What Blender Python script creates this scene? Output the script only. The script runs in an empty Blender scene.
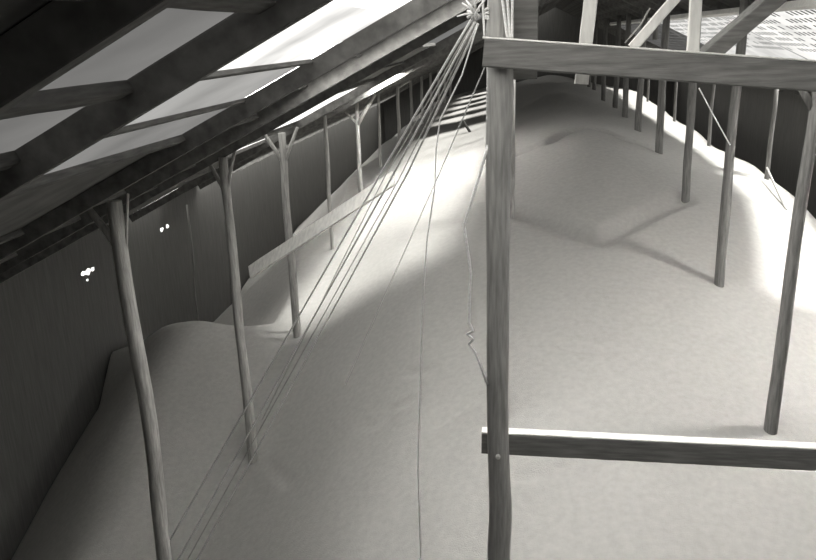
import bpy, math, random
import numpy as np
from mathutils import Vector

rnd = random.Random(7)
scn = bpy.context.scene
COL = scn.collection
H = 12.0                       # height of the eye above the shed floor; all z below are metres relative to the eye

# ------------------------------------------------------------------ camera
F, PITCH, YAW, ROLL = 791.0, 0.299, -0.156, -0.033
fw = Vector((math.sin(YAW)*math.cos(PITCH), math.cos(YAW)*math.cos(PITCH), -math.sin(PITCH)))
rt0 = Vector((math.cos(YAW), -math.sin(YAW), 0)); up0 = rt0.cross(fw)
c_, s_ = math.cos(ROLL), math.sin(ROLL)
rt = c_*rt0 + s_*up0; up = -s_*rt0 + c_*up0
cam = bpy.data.cameras.new('camera'); camo = bpy.data.objects.new('camera', cam); COL.objects.link(camo)
cam.sensor_width = 36; cam.lens = F/816*36; cam.clip_start = .05; cam.clip_end = 300
from mathutils import Matrix
camo.matrix_world = Matrix(((rt.x, up.x, -fw.x, 0), (rt.y, up.y, -fw.y, 0), (rt.z, up.z, -fw.z, H), (0, 0, 0, 1)))
scn.camera = camo

def ray(x, y): return rt*((x-408)/F) + up*((280-y)/F) + fw
def at(x, y, Y):               # the place at distance Y down the shed seen at photo position x, y
    d = ray(x, y); return d*(Y/d.y)

# ------------------------------------------------------------------ materials
TINT = (1.0, .985, .935)
def mat(name, v, rough=.8, noise=None, amt=.25, stretch=(1, 1, 1), bump=0, bscale=40, tint=TINT):
    m = bpy.data.materials.new(name); m.use_nodes = True
    nt = m.node_tree; b = nt.nodes['Principled BSDF']
    b.inputs['Roughness'].default_value = rough
    b.inputs['Specular IOR Level'].default_value = .2
    col = [v*t for t in tint]+[1]
    b.inputs['Base Color'].default_value = col
    tc = nt.nodes.new('ShaderNodeTexCoord'); mp = nt.nodes.new('ShaderNodeMapping')
    mp.inputs['Scale'].default_value = stretch
    nt.links.new(tc.outputs['Object'], mp.inputs['Vector'])
    if noise:
        n = nt.nodes.new('ShaderNodeTexNoise'); n.inputs['Scale'].default_value = noise; n.inputs['Detail'].default_value = 6
        r = nt.nodes.new('ShaderNodeValToRGB')
        r.color_ramp.elements[0].position = .3; r.color_ramp.elements[1].position = .72
        r.color_ramp.elements[0].color = [c*(1-amt) for c in col[:3]]+[1]
        r.color_ramp.elements[1].color = [min(1, c*(1+amt)) for c in col[:3]]+[1]
        nt.links.new(mp.outputs[0], n.inputs['Vector']); nt.links.new(n.outputs['Fac'], r.inputs['Fac'])
        nt.links.new(r.outputs['Color'], b.inputs['Base Color'])
    if bump:
        n2 = nt.nodes.new('ShaderNodeTexNoise'); n2.inputs['Scale'].default_value = bscale; n2.inputs['Detail'].default_value = 4
        bp = nt.nodes.new('ShaderNodeBump'); bp.inputs['Strength'].default_value = bump; bp.inputs['Distance'].default_value = .02
        nt.links.new(mp.outputs[0], n2.inputs['Vector']); nt.links.new(n2.outputs['Fac'], bp.inputs['Height'])
        nt.links.new(bp.outputs[0], b.inputs['Normal'])
    return m
def glow(name, s, noise=3, amt=.1):
    m = bpy.data.materials.new(name); m.use_nodes = True; nt = m.node_tree
    nt.nodes.remove(nt.nodes['Principled BSDF'])
    e = nt.nodes.new('ShaderNodeEmission'); e.inputs['Strength'].default_value = s
    e.inputs['Color'].default_value = (1, .985, .95, 1)
    n = nt.nodes.new('ShaderNodeTexNoise'); n.inputs['Scale'].default_value = .9; n.inputs['Detail'].default_value = 3
    tc = nt.nodes.new('ShaderNodeTexCoord'); nt.links.new(tc.outputs['Object'], n.inputs['Vector'])
    mr_ = nt.nodes.new('ShaderNodeMapRange'); mr_.inputs['From Min'].default_value = .3; mr_.inputs['From Max'].default_value = .7
    mr_.inputs['To Min'].default_value = s*(.8 if s < 1.05 else .55); mr_.inputs['To Max'].default_value = s*(1.15 if s < 1.05 else 1.3)
    nt.links.new(n.outputs['Fac'], mr_.inputs['Value']); nt.links.new(mr_.outputs[0], e.inputs['Strength'])
    nt.links.new(e.outputs[0], nt.nodes['Material Output'].inputs['Surface'])
    return m

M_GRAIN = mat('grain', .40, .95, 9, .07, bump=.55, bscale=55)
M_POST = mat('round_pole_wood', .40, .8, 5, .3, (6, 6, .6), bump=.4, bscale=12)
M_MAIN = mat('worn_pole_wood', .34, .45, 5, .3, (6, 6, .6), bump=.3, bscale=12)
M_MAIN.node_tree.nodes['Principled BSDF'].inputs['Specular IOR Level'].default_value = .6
M_DARKPOLE = mat('shaded_pole_wood', .18, .85, 5, .3, (6, 6, .6), bump=.4, bscale=12)  # darker copy of the pole wood, shade of the backlit poles put in
M_BEAM = mat('sawn_beam_wood', .21, .75, 4, .28, (.8, 8, 8), bump=.3, bscale=14)
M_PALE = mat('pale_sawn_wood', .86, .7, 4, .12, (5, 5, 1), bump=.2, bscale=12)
M_RAFTER = mat('dark_rafter_wood', .17, .85, 4, .3, (2, 8, 2))
M_PURLIN = mat('dark_purlin_wood', .15, .85, 4, .3, (8, 1, 8))
M_ROOF = mat('dull_roof_sheet', .16, .9, 2, .3)
M_WALL = mat('dark_wall_boards', .12, .9, 3, .15, (8, 8, .5))
M_FLOOR = mat('earth_floor', .12, .95, 4, .3)
M_ROPE = mat('pale_rope', .92, .8, 60, .2)
M_TWINE = mat('grey_twine', .42, .85, 60, .2)
M_BOLT = mat('bolt_steel', .6, .35)
M_TOPLIT = mat('pale_lit_top', .86, .95, 30, .08)  # overhead light on the beam tops, put in as a pale colour
M_STAKE = mat('dark_stake_wood', .08, .9, 6, .2)

# ------------------------------------------------------------------ mesh collector
class MB:
    def __init__(s): s.v, s.f, s.smooth = [], [], []
    def face(s, idx, sm=False): s.f.append(idx); s.smooth.append(sm)
    def tube(s, pts, rad, n=10, cap=True):
        pts = [Vector(p) for p in pts]
        if not hasattr(rad, '__len__'): rad = [rad]*len(pts)
        b0 = len(s.v); ref = None
        for i, p in enumerate(pts):
            t = (pts[min(i+1, len(pts)-1)]-pts[max(i-1, 0)]).normalized()
            if ref is None:
                ref = Vector((1, 0, 0)) if abs(t.x) < .8 else Vector((0, 1, 0))
            a = (ref - t*ref.dot(t)).normalized(); ref = a; b = t.cross(a)
            for k in range(n):
                th = 2*math.pi*k/n
                s.v.append(p + (a*math.cos(th)+b*math.sin(th))*rad[i])
        for i in range(len(pts)-1):
            for k in range(n):
                s.face((b0+i*n+k, b0+i*n+(k+1) % n, b0+(i+1)*n+(k+1) % n, b0+(i+1)*n+k), True)
        if cap:
            s.face(tuple(b0+k for k in reversed(range(n)))); s.face(tuple(b0+(len(pts)-1)*n+k for k in range(n)))
        return s
    def bar(s, p0, p1, w, h, side=Vector((0, 1, 0)), segs=1, wob=0, bev=.006):
        """sawn timber from p0 to p1: w across 'side', h across the third axis, chamfered edges"""
        p0, p1 = Vector(p0), Vector(p1); t = (p1-p0).normalized()
        a = (side - t*side.dot(t)).normalized(); b = t.cross(a)
        b0 = len(s.v); bev = min(bev, w*.3, h*.3)
        prof = [(w/2, h/2-bev), (w/2-bev, h/2), (-w/2+bev, h/2), (-w/2, h/2-bev), (-w/2, -h/2+bev), (-w/2+bev, -h/2), (w/2-bev, -h/2), (w/2, -h/2+bev)]
        n = len(prof)
        for i in range(segs+1):
            p = p0+(p1-p0)*(i/segs)
            for (x, y) in prof:
                s.v.append(p + a*(x+rnd.uniform(-wob, wob)) + b*(y+rnd.uniform(-wob, wob)))
        for i in range(segs):
            for k in range(n):
                s.face((b0+i*n+k, b0+i*n+(k+1) % n, b0+(i+1)*n+(k+1) % n, b0+(i+1)*n+k))
        s.face(tuple(b0+k for k in reversed(range(n)))); s.face(tuple(b0+segs*n+k for k in range(n)))
        return s
    def quad(s, a, b, c, d):
        b0 = len(s.v); s.v += [Vector(a), Vector(b), Vector(c), Vector(d)]; s.face((b0, b0+1, b0+2, b0+3)); return s
    def slab(s, a, b, c, d, th):
        """four corners + thickness along the upward normal"""
        a, b, c, d = map(Vector, (a, b, c, d)); n = (b-a).cross(d-a).normalized()
        if n.z < 0: n = -n
        b0 = len(s.v); s.v += [a, b, c, d, a+n*th, b+n*th, c+n*th, d+n*th]
        for f in ((3, 2, 1, 0), (4, 5, 6, 7), (0, 1, 5, 4), (1, 2, 6, 5), (2, 3, 7, 6), (3, 0, 4, 7)): s.face(tuple(b0+i for i in f))
        return s
    def build(s, name, m, parent=None, origin=None, up=None):
        if origin is None:
            if parent is not None: origin = Vector(parent['_o'])
            else:
                lo = min(v.z for v in s.v); base = [v for v in s.v if v.z < lo+.05]
                origin = sum(base, Vector())/len(base)
        me = bpy.data.meshes.new(name)
        me.from_pydata([tuple(v-origin) for v in s.v], [], s.f)
        me.polygons.foreach_set('use_smooth', s.smooth); me.update()
        me.materials.append(m)
        if up is not None:
            me.materials.append(up)
            for p in me.polygons:
                if p.normal.z > -.5: p.material_index = 1
        o = bpy.data.objects.new(name, me); COL.objects.link(o)
        if parent is not None: o.parent = parent; o.location = origin-Vector(parent['_o'])
        else: o.location = origin+Vector((0, 0, H))
        o['_o'] = tuple(origin)
        return o
def empty(name, p):
    o = bpy.data.objects.new(name, None); COL.objects.link(o); o.location = Vector(p)+Vector((0, 0, H)); o['_o'] = tuple(p); return o
def tag(o, label, cat, group=None, kind=None):
    o['label'] = label; o['category'] = cat
    if group: o['group'] = group
    if kind: o['kind'] = kind
    return o
def struct(o, label=None):
    o['kind'] = 'structure'
    if label: o['label'] = label
    return o

# ------------------------------------------------------------------ grain surface
CP = [ # P row
 (3.85,12,-6.16),(3.85,16,-5.0),(3.85,20,-4.0),(3.85,24.5,-3.55),(3.85,29.4,-3.5),(3.85,33.5,-3.42),(3.85,43.6,-3.65),(3.85,54,-3.55),(3.85,62,-3.6),
 # outer right row
 (7,8,-8.2),(7,12,-7.0),(7,16,-5.9),(7,20,-4.9),(7,24.6,-4.4),(7,32.6,-4.5),(7,40.6,-4.38),(7,50,-4.22),(7,62,-4.2),(5.6,20,-4.3),(5.6,30,-4.0),
 # left row
 (-5.6,10,-9.6),(-5.6,14,-8.35),(-5.6,17.7,-6.98),(-5.6,21.6,-5.87),(-5.6,26,-5.1),(-5.6,33.5,-4.65),(-5.6,45,-4.5),(-5.6,62,-4.4),
 (-3,9,-8.0),(-3,12,-7.3),(-3,16,-6.0),(-3,20,-4.95),(-3,26,-4.25),(-3,35,-4.0),(-3,50,-3.95),(-3,62,-3.9),
 # nave
 (-.4,3,-9.3),(-.4,6.5,-7.75),(-.35,9.4,-7.0),(-.4,12,-6.2),(-.4,16,-5.15),(-.42,20,-4.35),(-.5,24.5,-3.55),(-.6,30,-3.4),(-.5,40,-3.4),(-.5,55,-3.45),(-.5,62,-3.5),
 (1.7,3,-9.2),(1.7,7,-7.5),(1.7,12,-6.0),(1.7,16,-4.85),(1.7,20,-3.85),(1.66,24.5,-2.98),(1.6,29,-3.0),(1.5,40,-2.85),(1.5,50,-2.95),(1.6,62,-3.1),
 (3.85,4,-8.8),(3.85,8,-7.45),(7,4,-9.5),(-6,4,-10.2),
 # left heap
 (-8.2,17.8,-6.88),(-9.4,17.3,-6.95),(-7,18,-6.95),(-9,14,-8.4),(-9,10,-9.6),(-11,15.5,-7.9),(-11,10,-9.7),(-8,23,-5.9),(-8,30,-5.3),(-8,45,-4.9),(-8,62,-4.8),
]
cp = np.array(CP)
def phi(r): return r
A = np.linalg.norm(cp[:, None, :2]*[1, .7]-cp[None, :, :2]*[1, .7], axis=2)
N = len(cp); Pm = np.c_[np.ones(N), cp[:, :2]]
S = np.block([[phi(np.sqrt(A**2+.8)) - 0*np.eye(N), Pm], [Pm.T, np.zeros((3, 3))]])
S[:N, :N] += np.eye(N)*-.02
W = np.linalg.solve(S, np.r_[cp[:, 2], 0, 0, 0])
def sstep(a, b, x): t = np.clip((x-a)/(b-a), 0, 1); return t*t*(3-2*t)
def grain_h(x, y):
    x = np.asarray(x, float); y = np.asarray(y, float); sh = x.shape
    q = np.c_[x.ravel(), y.ravel()]
    d = np.linalg.norm(q[:, None, :]*[1, .7]-cp[None, :, :2]*[1, .7], axis=2)
    h = np.sqrt(d**2+.8)@W[:N] + W[N] + q@W[N+1:]
    X, Y = q[:, 0], q[:, 1]
    # left edge of the heap: it slumps away into a hollow beside the wall
    edge = -6.5 - .25*np.sin(Y*.9)
    drop1 = np.maximum(0, edge-X)*.75
    back = np.maximum(0, np.minimum(Y-18.1-.04*(X+8)**2, 6))*1.0
    h = h - np.minimum(drop1, back*1.3)
    # rounded left shoulder of the heap nearer the viewer
    sh_ = np.maximum(0, -8.1+.10*np.maximum(0, 15-Y)-X)
    h = h - np.where(sh_ < 1.2, .32*sh_**2, .32*1.44+.77*(sh_-1.2))*np.clip((19.5-Y)/2, 0, 1)
    # right edge
    h = h - np.maximum(0, X-7.3-.05*np.sin(Y*.7))*.8
    h = np.maximum(h, -11.95)
    h = h + .018*np.sin(1.7*X+.6*Y)*np.sin(1.1*Y-.8*X) + .012*np.sin(4.1*X-1.3*Y+1)
    return h.reshape(sh)
def gh(x, y): return float(grain_h([x], [y])[0])
def on_grain(px, py):          # where the photo line of sight meets the grain
    d = ray(px, py); k = 3.0
    for _ in range(4000):
        p = d*k
        if p.z <= gh(p.x, p.y) or k > 70: return p
        k += .02
    return p

xs = np.arange(-11.1, 10.41, .10)
ys = [2.0]
while ys[-1] < 61.4: ys.append(ys[-1] + max(.085, min(.5, (ys[-1]-4)*.009)))
ys = np.array(ys)
GX, GY = np.meshgrid(xs, ys)
GZ = grain_h(GX, GY)
# cracks and slips in the grain skin; trenches added in place of pole shadows
crack_px = [[(362,424),(370,427),(382,422),(392,410),(402,404),(412,400)], [(436,428),(448,420),(462,409),(480,396)], [(408,372),(420,372),(432,369)],
            [(512,474),(528,478),(546,474),(562,466)], [(268,462),(278,474),(290,484)], [(560,345),(590,352),(620,350)]]
shadow_crease_px = [([(512,156),(550,141),(585,127)], .3, .24), ([(585,127),(622,138),(656,149)], .3, .24),
             ([(514,212),(540,219),(570,231),(600,238),(630,223),(660,207),(682,198)], .42, .20)]
for line, wd, dp in [(l, .14, .05) for l in crack_px]+shadow_crease_px:
    P = [on_grain(*p) for p in line]
    for a, b in zip(P[:-1], P[1:]):
        n = 24 if wd < .2 else 14
        for i in range(n):
            q = a+(b-a)*(i/n)
            m = np.hypot(GX-q.x, GY-q.y)
            msk = m < wd
            GZ[msk] = np.minimum(GZ[msk], grain_h(GX[msk], GY[msk]) - dp*(1-m[msk]/wd))
# small cones of grain around the pole feet are left by the filling
g = MB()
ny, nx = GX.shape
g.v = [Vector((GX[j, i], GY[j, i], GZ[j, i])) for j in range(ny) for i in range(nx)]
for j in range(ny-1):
    for i in range(nx-1):
        g.face((j*nx+i, j*nx+i+1, (j+1)*nx+i+1, (j+1)*nx+i), True)
tag(g.build('grain_heap', M_GRAIN, origin=Vector((0, 30, -H))), 'vast smooth heap of loose grain filling the long shed', 'grain', kind='stuff')

# ------------------------------------------------------------------ shell
XL, XR, YB, YF, XC = -11.2, 10.5, -1.5, 62.0, 1.75
def zl(x): return .97+.5*x         # underside of the left roof sheets
def zr(x): return 2.72-.5*x
struct(MB().slab((XL, YB, -H-.1), (XR, YB, -H-.1), (XR, YF, -H-.1), (XL, YF, -H-.1), .1).build('floor', M_FLOOR))
struct(MB().bar((XL-.1, YB, (zl(XL)-H)/2), (XL-.1, YF, (zl(XL)-H)/2), .2, H+zl(XL), Vector((1, 0, 0))).build('wall_left', M_WALL))
struct(MB().bar((XR+.1, YB, (zr(XR)-H)/2), (XR+.1, YF, (zr(XR)-H)/2), .2, H+zr(XR), Vector((1, 0, 0))).build('wall_right', M_WALL))
fwll = MB()
pr = [(XL, -H), (XR, -H), (XR, zr(XR)), (XC, zl(XC)), (XL, zl(XL))]
for yy in (YF, YF+.2): fwll.v += [Vector((x, yy, z)) for x, z in pr]
fwll.face((0, 1, 2, 3, 4)); fwll.face((9, 8, 7, 6, 5))
for i in range(5): fwll.face((i, (i+1) % 5, (i+1) % 5+5, i+5))
struct(fwll.build('wall_far', M_WALL))

nw = MB(); pr = [(XL, -H), (.8, -H), (.8, zl(.8)), (XL, zl(XL))]  # unseen half wall, added to keep mouth daylight off the left side
for yy in (YB, YB-.15): nw.v += [Vector((x, yy, z)) for x, z in pr]
nw.face((3, 2, 1, 0)); nw.face((4, 5, 6, 7))
for i in range(4): nw.face((i, (i+1) % 4, (i+1) % 4+4, i+4))
struct(nw.build('near_light_block', M_WALL))

# ---- roof: sheets laid bay by bay between rafters; some bays are translucent daylight sheets, others unseen glowing sheets added for their light
RAF = [.6, 2.7, 4.5, 8.7, 11.3, 14.0, 20.5, 25.4]
y = 27.4
while y < 61: RAF.append(round(y, 2)); y += 2.0
YED = sorted([YB]+RAF+[YF, 16.0, 18.0, 12.6, 13.4, 23.8, 24.6, 10.8])
LX = [XL, -9.6, -8.2, -7.0, -6.35, -6.0, -5.0, -3.95, -3.15, -2.35, -1.45, -.5, .5, XC]
RX = [XC, 3.0, 4.2, 5.2, 6.2, 7.2, 8.0, 8.8, 9.4, XR]
G = lambda s: glow('light_sheet_%g' % s, s)
glows = {}
def gm(s):
    if s not in glows: glows[s] = G(s)
    return glows[s]
# (side, first bay edge, last bay edge, x from, x to, brightness, label)
SKY = [
 ('L', 2.7, 4.5, -2.35, -1.45, .21, 'dull translucent roof sheet in the bay nearest the top left corner'),
 ('L', 2.7, 4.5, -3.15, -2.35, .20, 'dull translucent roof sheet just below the nearest one, cut by a purlin'),
 ('L', 4.5, 8.7, -1.45, .5, 2.0, 'brightest white translucent roof sheet high between two thick rafters'),
 ('L', 4.5, 8.7, -2.35, -1.45, 1.1, 'half bright translucent roof sheet below the whitest one'),
 ('L', 4.5, 8.7, -3.15, -2.35, .40, 'grey translucent roof sheet below the half bright one'),
 ('L', 4.5, 8.7, -3.95, -3.15, .24, 'lowest grey translucent roof sheet of the wide second bay'),
 ('L', 14.0, 20.5, -6.0, -3.95, 1.6, 'long slit of daylight sheet above the forked pole on the left'),
 ('L', 14.0, 20.5, -7.0, -6.35, 1.4, 'short bright slit of daylight sheet at the forked pole head'),
 ('L', 20.5, 23.8, -5.0, -2.35, 2.0, 'thin bright line of daylight sheet farther up the left roof'),
]
SKY.append(('R', 8.7, 11.3, 3.0, 5.2, 4.0, 'daylight sheet over the right aisle just past the nearest frame'))
SKY.append(('R', 4.5, 8.7, 5.2, 7.2, 3.0, 'unseen glowing sheet added over the right aisle beside the nearest frame'))  # unseen, added to rim the main post from the right
SKY.append(('L', 8.7, 10.8, -3.15, -.5, 21.0, 'glowing sheet added out of sight behind the thick grey rafter'))  # unseen, added to light the main post and foreground from the left
SKY.append(('L', 8.7, 11.3, -.5, XC, 6.0, 'unseen glowing sheet added under the ridge over the nearest frame'))  # unseen, added to light the foreground but spare the left wall
SKY.append(('L', 2.7, 4.5, -.5, XC, 10.0, 'unseen glowing sheet added under the ridge on the near side of the frame'))  # unseen, added to light the beam fronts and pale boards
for y_ in YED:
    if 15 < y_ < 58: SKY.append(('R', y_, YED[YED.index(y_)+1], 8.8, 9.4, 8.0, 'unseen glowing sheet added low on the right roof slope'))  # unseen, added to lift the dark right wall
SKY.append(('L', RAF[-1], YF, -1.45, XC, 1.2, 'unseen glowing sheet added under the ridge at the far end'))  # added to lift the dark end wall
SKY.append(('R', 12.6, 13.4, 7.2, 8.0, 300.0, 'small sunlit sheet low on the right roof near the tall right pole'))
SKY.append(('R', 23.8, 24.6, 7.2, 8.0, 40.0, 'small sunlit sheet low on the right roof beside the fourth pole'))
SKY.append(('L', 24.6, 25.4, -5.0, -3.95, 120.0, 'small sunlit sheet on the left roof past the bright slits'))
for y_ in RAF:
    if y_ > 20 and y_ < 58 : SKY.append(('L', y_, y_+2.0, XL, -9.6, 4.5, 'unseen glowing sheet added low on the left roof slope'))  # unseen, added to lift the dark left wall


# open strips in both slopes, out of sight behind the rafters, that let the sun fall on the two aisles
OPEN = [('L', 18.0, 37.3, -2.35, XC), ('R', 16.0, YED[-2], 7.2, 8.8)] + [('L', y_, y_+2.0, -2.35, XC) for y_ in RAF if y_ > 37.4 and round((y_-37.4)/2) % 2 == 1 and y_ < 58]
roof_l, roof_r = MB(), MB()
for side, edges, zf, mb in (('L', LX, zl, roof_l), ('R', RX, zr, roof_r)):
    for j in range(len(YED)-1):
        for i in range(len(edges)-1):
            x0, x1, y0, y1 = edges[i], edges[i+1], YED[j], YED[j+1]
            hit = any(s == side and y0 >= a-.01 and y1 <= b+.01 and x0 >= c-.01 and x1 <= d+.01 for s, a, b, c, d, *_ in SKY+OPEN)
            if not hit: mb.slab((x0, y0, zf(x0)), (x1, y0, zf(x1)), (x1, y1, zf(x1)), (x0, y1, zf(x0)), .03)
struct(roof_l.build('ceiling_left', M_ROOF)); struct(roof_r.build('ceiling_right', M_ROOF))
for side, a, b, c, d, s, lab in SKY:
    zf = zl if side == 'L' else zr
    o = MB().slab((c, a, zf(c)), (d, a, zf(d)), (d, b, zf(d)), (c, b, zf(c)), .012).build('light_sheet', gm(s), up=M_ROOF)
    tag(o, lab, 'roof sheet', 'translucent sheets let into the roof')

# rafters and purlins
for k, Y in enumerate(RAF):
    w = .09
    if Y < 12: lab = ['rafter overhead nearest the shed mouth, left slope', 'thin rafter in the top left corner, left slope', 'thick dark rafter between the two groups of grey roof sheets',
                      'thick grey rafter under the whitest roof sheet', 'dark rafter just below the thick grey one'][k]
    elif Y < 15: lab = 'dark rafter carried by the forked pole head, left slope'
    elif Y < 21: lab = 'dark rafter just beyond the bright slit, left slope'
    elif Y < 26: lab = 'dark rafter beside the thin bright line, left slope'
    else: lab = 'dark rafter far up the left roof slope'
    o = MB().bar((XL+.1, Y, zl(XL+.1)-.115), (XC-.05, Y, zl(XC-.05)-.115), w, .2, segs=14, wob=.004).build('rafter', M_RAFTER)
    tag(o, lab, 'rafter', 'rafters of the left slope' if Y > 26 else None)
    o = MB().bar((XC+.05, Y, zr(XC+.05)-.115), (XR-.1, Y, zr(XR-.1)-.115), w, .2, segs=6, wob=.004).build('rafter', M_RAFTER)
    tag(o, 'dark rafter of the right roof slope above the pierced panels', 'rafter', 'rafters of the right slope')
for x, lab in ((-8.2, 'lowest'), (-7.0, 'second lowest'), (-6.18, 'third lowest'), (-3.95, 'fourth lowest'), (-3.15, 'fifth lowest'), (-2.35, 'third highest'), (-1.45, 'second highest'), (.5, 'highest')):
    m = MB()
    hw, hh, ye = .12, .075, YF-.1
    if x in (-2.35, -3.15):
        m.bar((x, 4.5, zl(x)-.03), (x, YF-.1, zl(x)-.03), .05, .045, Vector((1, 0, .5)), segs=16); ye = 4.5
    if x == -1.45: ye = 4.5
    m.bar((x, YB+.1, zl(x)-hh*.6), (x, ye, zl(x)-hh*.6), hw, hh, Vector((1, 0, .5)), segs=20, wob=.003)
    o = m.build('purlin', M_PURLIN)
    tag(o, 'dark purlin under the left slope, ' + lab, 'purlin')
for x, lab in ((3.0, 'highest'), (8.9, 'middle'), (9.4, 'lowest')):
    o = MB().bar((x, YB+.1, zr(x)-.045), (x, YF-.1, zr(x)-.045), .12, .075, Vector((1, 0, -.5)), segs=20, wob=.003).build('purlin', M_PURLIN)
    tag(o, 'dark purlin running the length of the right slope, ' + lab, 'purlin')

# ---- pierced daylight panels lining the right slope, under the rafters
def zp(x): return zr(x)-.24
def pierced(y0, y1, x0, x1, hx0, hx1, s, lab, dx=.25, dy=.27):
    m = MB(); rows = [x0, hx0]; x = hx0
    kx = []
    while x < hx1-.01:
        kx.append((x+dx*.2, x+dx*.76)); x += dx
    cuts = [x0]
    for a, b in kx: cuts += [a, b]
    cuts.append(x1)
    ky = []; yy = y0+.2
    while yy < y1-dy: ky.append((yy+dy*.3, yy+dy*.72)); yy += dy
    yc = [y0]
    for a, b in ky: yc += [a, b]
    yc.append(y1)
    for i in range(len(cuts)-1):
        a, b = cuts[i], cuts[i+1]
        if i % 2 == 0:
            m.slab((a, y0, zp(a)), (b, y0, zp(b)), (b, y1, zp(b)), (a, y1, zp(a)), .012)
        else:
            for j in range(0, len(yc)-1):
                if j % 2 == 0 or rnd.random() < .22:
                    m.slab((a, yc[j], zp(a)), (b, yc[j], zp(b)), (b, yc[j+1], zp(b)), (a, yc[j+1], zp(a)), .012)
    tag(m.build('pierced_panel', gm(s), up=M_PURLIN), lab, 'pierced panel', 'pierced daylight panels of the right slope')
pierced(11.5, 21.0, 4.35, 7.2, 4.5, 6.1, 1.0, 'nearest white pierced panel, behind the dark sloping strut')
pierced(21.1, 31.0, 4.35, 7.2, 4.5, 6.1, .85, 'second white pierced panel, between dark strut and pale upright post')
pierced(31.1, 46.0, 4.35, 7.0, 4.5, 6.9, .13, 'dim grey pierced panel left of the pale upright post')
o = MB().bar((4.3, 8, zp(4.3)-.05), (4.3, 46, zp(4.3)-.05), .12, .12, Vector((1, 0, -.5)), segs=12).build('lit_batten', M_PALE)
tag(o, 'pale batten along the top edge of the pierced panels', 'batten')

# ------------------------------------------------------------------ poles
def log_path(base, top, wob, n=14, bow=None):
    base, top = Vector(base), Vector(top); P = []
    ph = [rnd.uniform(0, 6) for _ in range(4)]
    for i in range(n+1):
        t = i/n; p = base+(top-base)*t
        k = math.sin(math.pi*t)
        p = p+Vector((wob*(math.sin(5*t+ph[0])*.6+math.sin(11*t+ph[1])*.4)*k, wob*math.sin(6*t+ph[2])*k, 0))
        P.append(p)
    return P
def pole(base, top, r0, r1, label, group, m=M_POST, forks=(), wob=.03, n=14, name='timber_pole'):
    """round pole standing in the grain; forks: (attach height below top, dx, dy, dz, radius)"""
    base = Vector(base)
    root = empty(name, base)
    P = log_path(base, top, wob, n)
    R = [(r0+(r1-r0)*i/n)*rnd.uniform(.95, 1.05) for i in range(n+1)]
    MB().tube(P, R, 12).build('shaft', m, root)
    for (px, py, q, rr) in forks:
        MB().tube([px, (px+q)/2+Vector((0, 0, .02)), q], [rr*1.05, rr, rr*.9], 8).build('brace', m, root)
    return tag(root, label, 'pole', group)
def foot(x, y, bury=.6): return Vector((x, y, gh(x, y)-bury))

ordn = ['first', 'second', 'third', 'fourth', 'fifth', 'sixth', 'seventh', 'eighth', 'ninth', 'tenth', 'eleventh', 'twelfth', 'thirteenth', 'fourteenth']
# right-hand row of nave poles
for k, Y in enumerate([12.0, 16.0, 20.0, 24.5, 29.4, 33.5, 37.4, 43.6, 49.9, 54.2]):
    X = 3.85
    top = Vector((X+rnd.uniform(-.05, .05), Y, zr(X)-.22))
    if Y == 12: top.x += .12
    f = []
    if k == 0:
        a = Vector((3.93, 12, -1.15)); f = [(a, 0, a+Vector((-.42, 0, .62)), .05)]
    lab = ('tall pole standing in grain at the right end of the lower rail' if k == 0 else
           ordn[k]+' pole from the viewer in the row right of the grain crest')
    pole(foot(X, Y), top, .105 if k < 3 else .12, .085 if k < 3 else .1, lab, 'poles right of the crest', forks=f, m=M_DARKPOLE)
# outer right row
for k, Y in enumerate([24.6, 32.6, 40.6, 49.9]):
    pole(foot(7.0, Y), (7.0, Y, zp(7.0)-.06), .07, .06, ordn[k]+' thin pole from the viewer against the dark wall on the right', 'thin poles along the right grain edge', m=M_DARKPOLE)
# left outer row
LY = [9.95, 14.0, 17.7, 21.7, 26.0, 29.9, 34.5, 38.4, 42.4, 46.4, 50.4, 54.4, 58.4]
LR = [.125, .105, .105, .065, .085, .06, .085, .08, .08, .08, .08, .08, .08]
LL = ['nearest forked pole in the dark on the far left', 'crooked forked pole standing in grain beside the low end of the plank', 'forked pole crossed by the plank on the left',
      'thin plain pole just past the plank crossing, left row', 'forked pole with a long slanting brace, left row']
xo = {9.95: -5.6, 14.0: -5.6}
for k, Y in enumerate(LY):
    X = -5.6; zt = zl(X)-.2
    f = []
    zc = -2.75
    if k == 0: f = [(Vector((X-.0, Y, zc)), 0, Vector((X-.38, Y, zt-.12)), .055), (Vector((X+.05, Y, zc-.15)), 0, Vector((X+.22, Y, zt+.1)), .02)]
    elif k == 1: f = [(Vector((X, Y, zc)), 0, Vector((X-.3, Y, zt-.05)), .04), (Vector((X, Y, zc)), 0, Vector((X+.25, Y, zt+.12)), .035)]
    elif k == 2: f = [(Vector((X, Y, zc)), 0, Vector((X-.4, Y, zt-.05)), .05), (Vector((X, Y, zc)), 0, Vector((X+.38, Y, zt+.12)), .04)]
    elif k == 4: f = [(Vector((X, Y, -2.75)), 0, Vector((X+.62, Y, zt+.25)), .065), (Vector((X, Y, -2.75)), 0, Vector((X-.4, Y, zt-.3)), .04)]
    elif k == 6: f = [(Vector((X, Y, zt-.1)), 0, Vector((X+.55, Y, zt+.2)), .05)]
    lab = LL[k] if k < 5 else ordn[k]+' pole from the viewer in the row along the left grain edge'
    pole(foot(X, Y), (X, Y, zt), LR[k], LR[k]*.8, lab, 'poles along the left grain edge', forks=f, wob=.05 if k < 3 else .03, m=M_POST)
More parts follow.
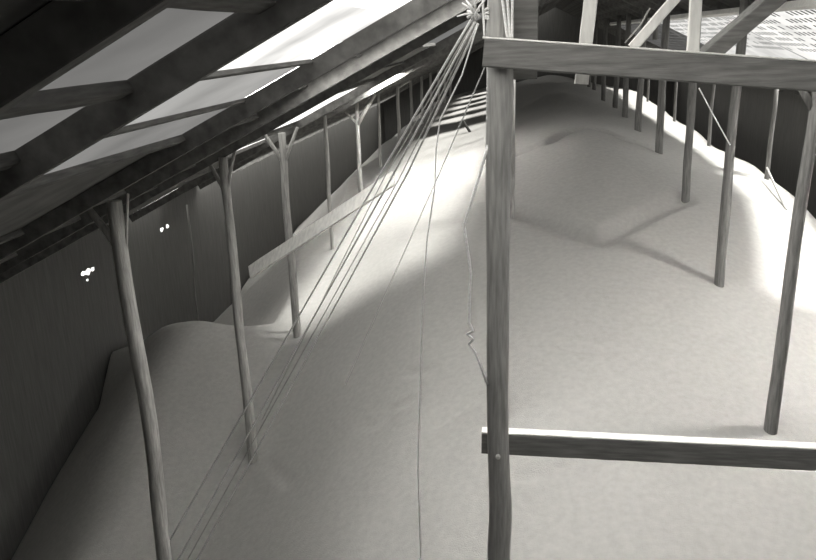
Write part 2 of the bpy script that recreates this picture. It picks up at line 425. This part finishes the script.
# twin pole beside the third left pole, and a faint one against the wall
a = at(287, 250, 17.9)
pole(foot(a.x, 17.9), at(281, 152, 17.9), .03, .025, 'thin crooked stick beside the forked pole crossed by the plank', None, name='thin_stick')
a = at(190, 250, 22)
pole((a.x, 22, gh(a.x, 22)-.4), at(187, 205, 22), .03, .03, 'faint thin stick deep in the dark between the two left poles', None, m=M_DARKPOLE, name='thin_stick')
# nave row on the left of the crest, mostly hidden behind the main post
for k, (Y, px) in enumerate([(12, 499), (16, 499), (20, 511.5), (24.5, 500), (29, 500), (33, 501)]):
    p = at(px, 200, Y); X = p.x
    lab = 'slim pole just showing at the right edge of the main post' if k == 2 else 'pole in line behind the thick main post, mostly hidden by it'
    pole(foot(X, Y), (X, Y, zl(X)-.22), .085, .075, lab, 'poles lined up behind the main post', wob=.01)

# ------------------------------------------------------------------ nearest frame: main post, beams, boards, struts
YM = 6.5
mp_px = [(499, -60), (499, 0), (498, 40), (500, 75), (500, 100), (498.5, 150), (498, 210), (498, 270), (498, 330), (497.5, 390), (498, 440), (499, 470), (500.5, 500), (500.5, 520), (499, 545), (498.5, 580), (498, 640), (498, 700)]
mp = [at(px, py, YM) for px, py in mp_px]
wid = [22, 22, 23, 26, 27, 26, 25, 24, 24.5, 24, 24, 24.5, 26, 27, 27, 27, 27, 27]
mr = [w/2/F*YM*.985 for w in wid]
base = mp[-1]
root = empty('main_post', base)
MB().tube(list(reversed(mp)), list(reversed(mr)), 20).build('shaft', M_MAIN, root)
b = at(498, 457, YM-.11)
bo = MB()
bo.tube([b+Vector((0, .05, 0)), b+Vector((0, -.01, 0)), b+Vector((0, -.02, 0))], [.022, .022, .014], 10)
bo.build('bolt_head', M_BOLT, root)['label'] = 'steel bolt head'
tag(root, 'thick rough main post standing in the foreground, carrying both crossbeams', 'post')

# upper beam (in front of the post)
def beam(c_tl, c_bl, c_tr, c_br, Y, th, name, label, m, ext=1.12):
    tl, bl, tr, br = [at(*p, Y) for p in (c_tl, c_bl, c_tr, c_br)]
    p0, p1 = (tl+bl)/2, (tr+br)/2; h0 = (tl-bl).length
    p1 = p0+(p1-p0)*ext
    p0 = p0+Vector((0, th/2, 0)); p1 = p1+Vector((0, th/2, 0))
    o = MB().bar(p0, p1, th, h0, segs=30, wob=.0025, bev=.012).build(name, m)
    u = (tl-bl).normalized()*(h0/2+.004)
    dl = MB().bar(p0+u, p1+u, th*.96, .014, segs=40, wob=.0015, bev=.004).build('lit_top_strip', M_TOPLIT, o)  # pale strip paints the overhead light onto the beam top
    dl['label'] = 'pale strip along the top edge, coloured as if lit from above'
    return tag(o, label, 'beam')
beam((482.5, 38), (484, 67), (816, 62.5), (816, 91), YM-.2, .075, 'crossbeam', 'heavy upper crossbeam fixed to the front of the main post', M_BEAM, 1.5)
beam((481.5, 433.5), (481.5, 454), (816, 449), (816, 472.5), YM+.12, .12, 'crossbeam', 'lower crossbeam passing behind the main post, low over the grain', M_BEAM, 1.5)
# board behind the post
p0 = at(525, 79, YM+.16); p1 = at(526.5, -60, YM+.16)
tag(MB().bar(p0, p1, .09, .195, segs=10, wob=.002).build('upright_board', M_BEAM), 'wide upright board beside the main post behind the upper crossbeam', 'board')
# pale hanging board
p0 = at(581.5, 84, 6.62); p1 = at(597, -60, 6.62)
tag(MB().bar(p0, p1, .05, .105, segs=8, wob=.002).build('hanging_board', M_PALE), 'pale upright board crossing behind the upper crossbeam', 'board')
# pale strut and dark strut above the beam
p0 = at(632, 48, 6.52); p1 = at(722, -55, 6.52)
tag(MB().bar(p0, p1, .06, .075, segs=6, wob=.002).build('strut', M_PALE), 'pale slender strut rising right from the upper crossbeam', 'strut')
p0 = at(703, 59, 6.55); p1 = at(816, -38, 6.55)
tag(MB().bar(p0, p1, .16, .115, Vector((.2, 1, .35)), segs=8, wob=.002).build('strut', M_BEAM), 'thick square strut, dark faced, rising right from the upper crossbeam', 'strut')
p0 = at(692.5, 56, 6.56); p1 = at(699.5, -55, 6.56)
tag(MB().bar(p0, p1, .07, .085, segs=8, wob=.002).build('upright_rail', M_PALE), 'pale narrow upright standing on the beam beside the square strut', 'upright')
a = at(655, 40, 30)
tag(MB().tube([Vector((a.x, 30, zp(a.x)-.7)), Vector((a.x, 30, zp(a.x)))], .09, 8).build('hanger_rod', M_DARKPOLE), 'faint grey hanger behind the pale slender strut', 'hanger')

# the long plank slanting across the left row
p0 = at(250, 272, 13.82); p1 = at(394, 178, 12.75)
o = MB().bar(p0, p1, .05, .25, Vector((0, -.78, .62)), segs=12, wob=.003).build('slanting_plank', M_PALE)
tag(o, 'long pale plank slanting up across the left poles', 'plank')
# dark stake on the bright grain
a = on_grain(470, 132)
tag(MB().tube([a+Vector((.05, 0, -.2)), a, at(462, 119, a.y)], [.06, .06, .05], 8).build('short_stake', M_STAKE), 'short dark stake leaning in the bright grain left of main post', 'stake')
# thin braces on the right
p0 = at(699, 88, 15.6); p1 = at(730, 145, 15.9)
tag(MB().tube([p0, (p0+p1)/2+Vector((0, 0, -.01)), p1], .012, 6).build('brace_wire', M_ROPE), 'thin pale wire slanting down to the second pole on the right', 'wire')
p0 = at(767, 168, 24.3); p1 = on_grain(786, 210)
tag(MB().tube([p0, p1], .035, 6).build('prop_stick', M_POST), 'thin prop slanting from the nearest thin pole foot on the right', 'prop')
p0 = at(625, 43, 6.7); p1 = at(650, 8, 6.7)
tag(MB().tube([p0, (p0+p1)/2+Vector((.02, 0, 0)), p1], .006, 6).build('thin_wire', M_TWINE), 'thin dark wire beside the pale slender strut', 'wire')

# ------------------------------------------------------------------ ropes
knot = at(476, 14, YM-.02)
def rope(pxs, label, r=.0105, m=M_ROPE, name='rope', group=None, sub=6, sag=0.0):
    P = [at(x, y, Y) for x, y, Y in pxs]
    Q = []
    for a, b in zip(P[:-1], P[1:]):
        for i in range(sub): Q.append(a+(b-a)*(i/sub))
    Q.append(P[-1])
    L = len(Q)-1
    Q = [q+Vector((0, 0, -sag*4*(i/L)*(1-i/L))) for i, q in enumerate(Q)]
    return tag(MB().tube(Q, r, 6).build(name, m), label, 'rope', group)
def slope_rope(top, mid, endpx, label, **k):
    g_ = on_grain(*endpx)
    rope([(top[0], top[1], YM-.05), (mid[0], mid[1], YM-.05+(g_.y-YM)*mid[2]), (endpx[0], endpx[1], g_.y)], label, sub=10, **k)
slope_rope((471, 20), (377, 180, .3), (150, 575), 'leftmost of the taut ropes running down from the knot')
slope_rope((475, 22), (388, 184, .3), (168, 578), 'second taut rope from the left running down from the knot')
slope_rope((478, 24), (408, 172, .3), (186, 580), 'taut rope on the right side of the bundle from the knot')
slope_rope((477, 22), (398, 181, .3), (184, 566), 'thin grey rope in the middle of the taut bundle', r=.006, m=M_TWINE)
slope_rope((474, 21), (383, 180, .3), (262, 420), 'thin rope inside the taut bundle ending high on the grain', r=.006, m=M_TWINE)
slope_rope((487, 62), (440, 172, .3), (345, 385), 'thin slack line fanning right of the taut bundle', r=.006)
rope([(478, 24, 6.45), (462, 75, 6.5), (440, 120, 6.55), (436, 150, 6.55), (435, 186, 6.55), (427, 240, 6.6), (423, 300, 6.65), (420, 392, 6.7), (418, 470, 6.8), (421, 565, 6.9)], 'thin cord hanging almost straight down left of the main post', r=.006, name='slack_line')
rope([(488, 145, 6.45), (478, 180, 6.42), (464, 225, 6.4), (469, 258, 6.4), (471, 274, 6.4), (469.5, 300, 6.4), (469, 322, 6.4), (473, 331, 6.38), (467, 334, 6.42), (473, 339, 6.38), (469, 344, 6.42), (475, 352, 6.4), (480, 365, 6.4), (487, 384, 6.45)], 'knotted slack rope hanging against the left side of the main post', r=.0115, name='knotted_rope', sub=4)
# lashing round the main post head with its loose tails
root = empty('rope_lashing', knot)
lash = MB()
for k in range(4):
    zc = knot.z-.03+k*.02; c = at(499, 14, YM)
    P = []
    for i in range(13):
        th = math.radians(115+105*i/12)
        P.append(Vector((c.x+.103*math.cos(th), YM+.103*math.sin(th), zc+.012*math.sin(th+k))))
    lash.tube(P, .010, 6)
lash.build('coil', M_ROPE, root)
kn = MB()
for k in range(5):
    th = k*1.25
    kn.tube([knot+Vector((-.04+.03*math.cos(th), -.02, .04*math.sin(th))), knot+Vector((-.0, -.06, .01*k-.02)), knot+Vector((.03*math.cos(th+2), -.02, .04*math.sin(th+2)))], .012, 6)
kn.build('knot', M_ROPE, root)
for e in ((466, 0), (457, 16.5), (474, -14), (462, 3), (485, 0)):
    q = at(e[0], e[1], YM-.1)
    MB().tube([knot+Vector((0, -.05, 0)), (knot+q)/2+Vector((0, -.05, .008)), q], [.010, .009, .006], 6).build('loose_tail', M_ROPE, root)
tag(root, 'rope lashing with frayed tails tied round the main post head', 'lashing')
for k, (x0, x1, lab) in enumerate(((502, 507.5, 'left strand of the ropes hanging over the main post above the beam'), (507, 510, 'middle strand of the ropes hanging over the main post above the beam'), (512, 512, 'right strand of the ropes hanging over the main post above the beam'))):
    rope([(x0, -60, YM-.13), (x0+.5, 0, YM-.125), (x1, 39, YM-.115)], lab, r=.011, name='hanging_rope')
rope([(481.5, -60, YM-.05), (483, 5, YM-.06), (484.5, 37, YM-.09)], 'rope hanging down the left edge of the main post head', r=.009, name='hanging_rope')

# daylight chinks in the left wall
for k, (px, lab, offs) in enumerate((((88, 272), 'larger cluster of daylight chinks low in the dark left wall', [(-5, 2, .055), (0, 0, .08), (5, -3, .05), (-.5, 8, .025)]),
                              ((165, 228), 'smaller pair of daylight chinks higher in the dark left wall', [(-3, 1.5, .06), (2.5, -1.5, .06)]))):
    d = ray(*px); root = empty('wall_chink', d*((XL+.012)/d.x))
    for dx, dy, r in offs:
        m = MB(); d = ray(px[0]+dx, px[1]+dy); p = d*((XL+.012)/d.x)
        ring = []
        for i in range(9):
            th = 2*math.pi*i/9; rr = r*rnd.uniform(.7, 1.3)
            ring.append(Vector((XL+.012, p.y+rr*1.6*math.cos(th), p.z+rr*math.sin(th))))
        b0 = len(m.v); m.v += ring + [v-Vector((.015, 0, 0)) for v in ring]
        m.face(tuple(b0+i for i in range(9))); m.face(tuple(b0+9+i for i in reversed(range(9))))
        for i in range(9): m.face((b0+i, b0+(i+1) % 9, b0+9+(i+1) % 9, b0+9+i))
        m.build('hole', gm(2.0), root)
    tag(root, lab, 'wall chink')

sun = bpy.data.lights.new('sun', 'SUN'); sun.energy = 9.5; sun.angle = math.radians(10); sun.color = (1, .985, .95)
so = bpy.data.objects.new('sun', sun); COL.objects.link(so); so.location = (30, 20, 60)
so.rotation_euler = Vector((-math.tan(math.radians(30)), 0, -1)).to_track_quat('-Z', 'Y').to_euler()
# ------------------------------------------------------------------ daylight through the open shed mouth behind the viewer
w = bpy.data.worlds.new('sky'); scn.world = w; w.use_nodes = True
bg = w.node_tree.nodes['Background']; bg.inputs['Color'].default_value = (1, .99, .96, 1); bg.inputs['Strength'].default_value = .2

scn.view_settings.view_transform = 'Standard'; scn.view_settings.look = 'None'
scn.view_settings.gamma = 1; scn.view_settings.use_curve_mapping = False
scn.view_settings.exposure = 0.0
for o in bpy.data.objects:
    if '_o' in o: del o['_o']
